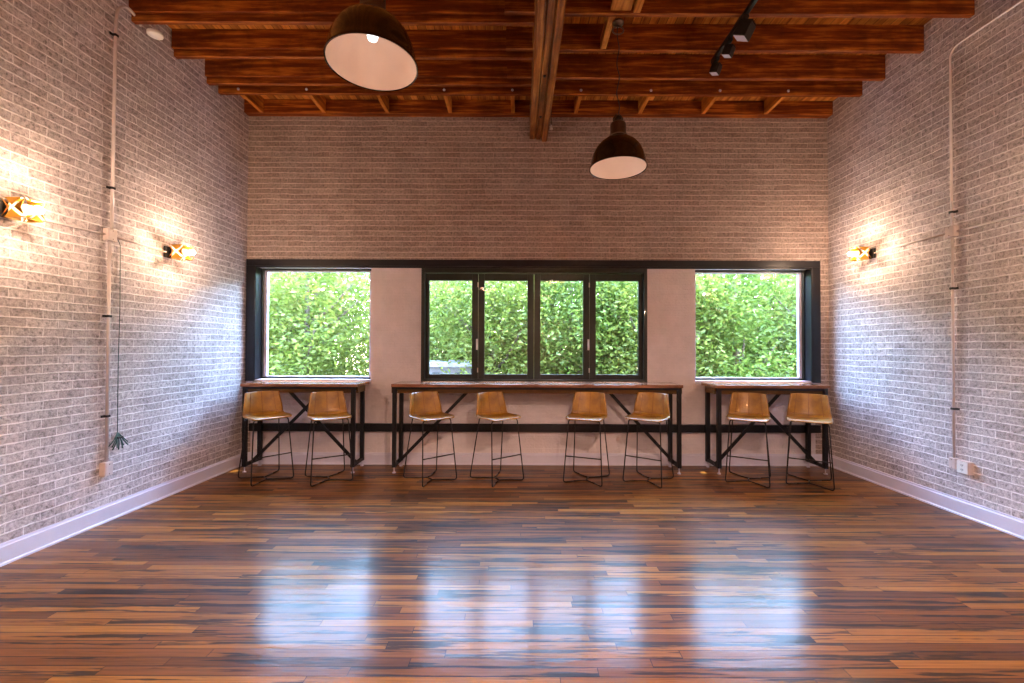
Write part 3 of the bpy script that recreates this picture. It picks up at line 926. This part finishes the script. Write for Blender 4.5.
def make_stool():
    root = empty('bar_stool', (0,0,0))
    vs = .62
    bm, g = shell_bm(0, vs, 22); o = link('seat', bm, M['leather'], root)
    md = o.modifiers.new('thick', 'SOLIDIFY'); md.thickness = .016; md.offset = -1
    bm, g = shell_bm(vs, 1, 18); o = link('backrest', bm, M['leather'], root)
    md = o.modifiers.new('thick', 'SOLIDIFY'); md.thickness = .016; md.offset = -1
    # seams: centre line and curved side lines on the backrest
    bm2, g = shell_bm(vs, 1, 18)
    pts = [[r[i].co.copy() for r in g] for i in (9, 3, 15)]
    cross = [g[3][i].co.copy() for i in range(2, 17)]
    bm2.free()
    bm = new()
    for p in pts: tube(bm, [q + Vector((0, -.0015, .001)) for q in p], .0022, 6)
    tube(bm, [q + Vector((0, -.0015, .0015)) for q in cross], .0022, 6)
    link('stitched_seam', bm, M['seam'], root)
    # frame
    r = .0065
    HX, HY = .215, .225   # feet
    tops = {(-1,-1): (-.175,-.150,.693), (1,-1): (.175,-.150,.693), (1,1): (.165,.105,.700), (-1,1): (-.165,.105,.700)}
    for (sx, sy), t in tops.items():
        f = (sx*HX, sy*HY, r)
        up = Vector(t)-Vector(f)
        bm = new(); tube(bm, rounded([(t[0]*.72, t[1], t[2]-.004), (t[0], t[1], t[2]-.006), f, (sx*HX*.55, sy*HY*.62, r)], .035), r, 10)
        link('leg', bm, M['rod'], root)
    for sy in (-1, 1):
        bm = new(); tube(bm, rounded([(-HX*.55, sy*HY*.62, r), (0, sy*HY*.22, r), (HX*.55, sy*HY*.62, r)], .04), r, 10); link('base_rod', bm, M['rod'], root)
    bm = new(); tube(bm, [(0, -HY*.24, r), (0, HY*.24, r)], r, 10); link('base_rod', bm, M['rod'], root)
    k = (.29-r)/(.693-r)
    fx = HX+(.175-HX)*k; fy = -(HY+(.150-HY)*k)
    bm = new(); tube(bm, [(-fx, fy, .29), (fx, fy, .29)], r, 10); link('footrest', bm, M['rod'], root)
    bm = new()
    tube(bm, [(-.13, -.150, .689), (.13, -.150, .689)], .006, 8); tube(bm, [(-.12, .105, .696), (.12, .105, .696)], .006, 8)
    link('seat_support', bm, M['rod'], root)
    return root
st = make_stool()
data = [(-2.85, 4.925, 48, 'tan leather bar stool in the left corner, nearest the left wall'),
        (-2.14, 4.925, 33, 'tan leather bar stool at the right end of the left window table'),
        (-.993, 4.927, 41, 'tan leather bar stool at the left end of the long middle table'),
        (-.237, 4.929, 38, 'tan leather bar stool second from the left at the long middle table'),
        (.789, 4.938, -22, 'tan leather bar stool third from the left at the long middle table'),
        (1.48, 4.912, -35, 'tan leather bar stool at the right end of the long middle table'),
        (2.615, 4.925, -31, 'tan leather bar stool at the left end of the right window table'),
        (3.25, 4.845, -33, 'tan leather bar stool in the right corner, nearest the right wall')]
for i, (x, y, a, lb) in enumerate(data):
    o = st if i == 0 else copy_tree(st)
    o.location = (x, y-.035, 0); o.rotation_euler = (0, 0, radians(a))
    tag(o, lb, 'bar stool', 'tan leather bar stools')

# ------------------------------------------------------------------ outside
GZ = -3.6
bm = new(); box(bm, -60, 60, YB+.3, 8.2, GZ-.2, GZ)
o = link('bounce_ground_outside', bm, M['bounce_ground']); o['kind'] = 'structure'
bm = new(); box(bm, -60, 60, 8.2, 70, GZ-.2, GZ)
o = link('lawn_outside', bm, M['lawn']); o['kind'] = 'structure'

def foliage_mesh(name, seed, n, rx, ry, rz, cz, mat, ls=.085):
    r = random.Random(seed); vs = []; fs = []
    ncl = 260; cl = []
    for k in range(ncl):
        while True:
            p = Vector((r.uniform(-1,1), r.uniform(-1,1), r.uniform(-1,1)))
            if .25 < p.length < 1: break
        cl.append(Vector((p.x*rx, p.y*ry, p.z*rz)))
    for k in range(n):
        c = cl[r.randrange(ncl)]
        p = c + Vector((r.gauss(0,.26), r.gauss(0,.26), r.gauss(0,.20)))
        s = ls*r.uniform(.6, 1.3)
        e = Euler((r.uniform(-1.1,1.1), r.uniform(-1.1,1.1), r.uniform(0,6.28))).to_matrix()
        q = [Vector((0,-s*.6,0)), Vector((s*.30,0,s*.08)), Vector((0,s*.6,0)), Vector((-s*.30,0,s*.08))]
        b0 = len(vs)
        for w in q:
            w = e @ w; vs.append((p.x+w.x, p.y+w.y, p.z+w.z+cz))
        fs.append((b0, b0+1, b0+2, b0+3))
    me = bpy.data.meshes.new(name); me.from_pydata(vs, [], fs); me.materials.append(mat)
    return me
fol = [foliage_mesh('foliage', 11, 24000, 1.65, 1.3, 2.3, 0, M['leafA']),
       foliage_mesh('foliage', 23, 24000, 1.55, 1.3, 2.2, 0, M['leafB']),
       foliage_mesh('foliage', 37, 24000, 1.70, 1.3, 2.4, 0, M['leafC'])]
def trunk_mesh(seed):
    r = random.Random(seed); bm = new()
    tube(bm, [(0,0,-5.0),(.05,.02,-3.2),(-.04,.05,-1.6),(.03,0,0),(0,.05,1.6)], [.16,.13,.10,.07,.03], 9)
    for k in range(9):
        a = r.uniform(0, 6.28); z = r.uniform(-1.8, 1.0); L_ = r.uniform(.8, 1.4)
        tube(bm, [(0,0,z),(cos(a)*L_*.5, sin(a)*L_*.5, z+.35),(cos(a)*L_, sin(a)*L_*.9, z+.9)], [.045,.03,.012], 6)
    bmesh.ops.recalc_face_normals(bm, faces=bm.faces)
    me = bpy.data.meshes.new('trunk'); bm.to_mesh(me); bm.free(); me.materials.append(M['bark']); return me
trk = [trunk_mesh(3), trunk_mesh(9)]
trees = [(-8.3, 9.4, 1.3, 2, 'leafy green tree outside, far left beyond the left window'),
 (-6.2, 9.0, 1.5, 1, 'pale green tree filling the left side of the left window'),
 (-4.3, 8.7, 1.3, 0, 'fresh green tree filling the right side of the left window'),
 (-2.35, 11.0, 1.5, 1, 'pale leafy tree seen through the first pane of the middle window'),
 (-.55, 9.0, 1.35, 0, 'fresh green tree seen through the second pane of the middle window'),
 (1.15, 9.4, 1.4, 2, 'deep green tree seen through the third pane of the middle window'),
 (2.8, 8.9, 1.2, 0, 'bright green tree seen through the fourth pane of the middle window'),
 (4.6, 9.1, 1.3, 2, 'deeper green tree filling the left side of the right window'),
 (6.4, 8.9, 1.3, 1, 'pale green tree filling the right side of the right window'),
 (8.4, 9.4, 1.3, 0, 'leafy green tree outside, far right beyond the right window')]
ang = 0
for i, (x, y, z, k, lb) in enumerate(trees):
    root = empty('leafy_tree', (x, y, GZ)); ang += 1.3
    f = bpy.data.objects.new('foliage', fol[k]); C.objects.link(f); f.parent = root; f.location = (0, 0, z-GZ); f.rotation_euler = (0, 0, ang)
    t = bpy.data.objects.new('trunk', trk[i % 2]); C.objects.link(t); t.parent = root; t.location = (0, 0, 5.0 - .03)
    tag(root, lb, 'tree', 'trees outside the windows')
back = [(-9, 12.6, 1), (-6.9, 12.2, 0), (-4.9, 12.0, 2), (-2.6, 12.9, 0), (-.4, 12.2, 1), (1.8, 12.6, 2), (4.0, 12.2, 0), (6.2, 12.6, 1), (8.4, 12.2, 2)]
bl = ['second-row tree outside, farthest left', 'second-row tree behind the left side of the left window', 'second-row tree behind the right side of the left window',
      'second-row tree behind the first pane of the middle window', 'second-row tree behind the second pane of the middle window', 'second-row tree behind the last two panes of the middle window',
      'second-row tree behind the plaster pier right of the middle window', 'second-row tree behind the right window', 'second-row tree outside, farthest right']
for i, ((x, y, k), lb) in enumerate(zip(back, bl)):
    root = empty('leafy_tree', (x, y, GZ)); ang += 1.3
    f = bpy.data.objects.new('foliage', fol[k]); C.objects.link(f); f.parent = root; f.location = (0, 0, 1.5-GZ); f.rotation_euler = (0, 0, ang); f.scale = (1.25, 1.2, 1.15)
    t = bpy.data.objects.new('trunk', trk[i % 2]); C.objects.link(t); t.parent = root; t.location = (0, 0, 4.97)
    tag(root, lb, 'tree', 'second row of trees outside')

# pale house glimpsed low in the first pane
root = empty('neighbouring_house', (-1.72, 8.0, GZ))
bm = new(); box(bm, -.85, .85, 0, 1.9, 0, 4.72); link('house_walls', bm, M['siding'], root)
bm = new(); box(bm, -.92, .92, -.07, 1.97, 4.721, 4.80, bev=.01); link('roof', bm, M['roof'], root)
for x in (-.6, -.2, .2, .62):
    bm = new(); box(bm, x-.07, x+.07, -.02, -.001, 4.30, 4.62, bev=.004); link('house_window', bm, M['slot'], root)
tag(root, 'pale flat-roofed house glimpsed low in the first pane of the middle window', 'house')

# ------------------------------------------------------------------ light
w = bpy.data.worlds.new('World'); S.world = w; w.use_nodes = True
nt = w.node_tree; bg = nt.nodes['Background']
sky = nt.nodes.new('ShaderNodeTexSky'); sky.sky_type = 'NISHITA'; sky.sun_disc = False
sky.sun_elevation = radians(77); sky.sun_rotation = radians(0); sky.air_density = 1.3; sky.ozone_density = 2.5; sky.dust_density = .4
nt.links.new(sky.outputs[0], bg.inputs[0]); bg.inputs[1].default_value = 1.8
sd = bpy.data.lights.new('sun', 'SUN'); sd.energy = 4.2; sd.color = (1, .93, .82); sd.angle = radians(.6)
so = bpy.data.objects.new('sun', sd); C.objects.link(so)
so.rotation_euler = Vector((-.07, -.25, -1)).to_track_quat('-Z', 'Y').to_euler()

# ------------------------------------------------------------------ camera
cd = bpy.data.cameras.new('camera'); cam = bpy.data.objects.new('camera', cd); C.objects.link(cam)
cd.sensor_width = 36; cd.lens = 430/1024*36; cd.clip_start = .05; cd.clip_end = 200
cd.shift_x = -6/1024
cam.location = (0, 0, 1.5)
cam.rotation_euler = (Matrix.Rotation(radians(90+.72), 3, 'X') @ Matrix.Rotation(radians(.2), 3, 'Z')).to_euler()
S.camera = cam
S.view_settings.view_transform = 'Standard'; S.view_settings.look = 'None'
S.view_settings.gamma = 1; S.view_settings.use_curve_mapping = False
S.view_settings.exposure = 2.35
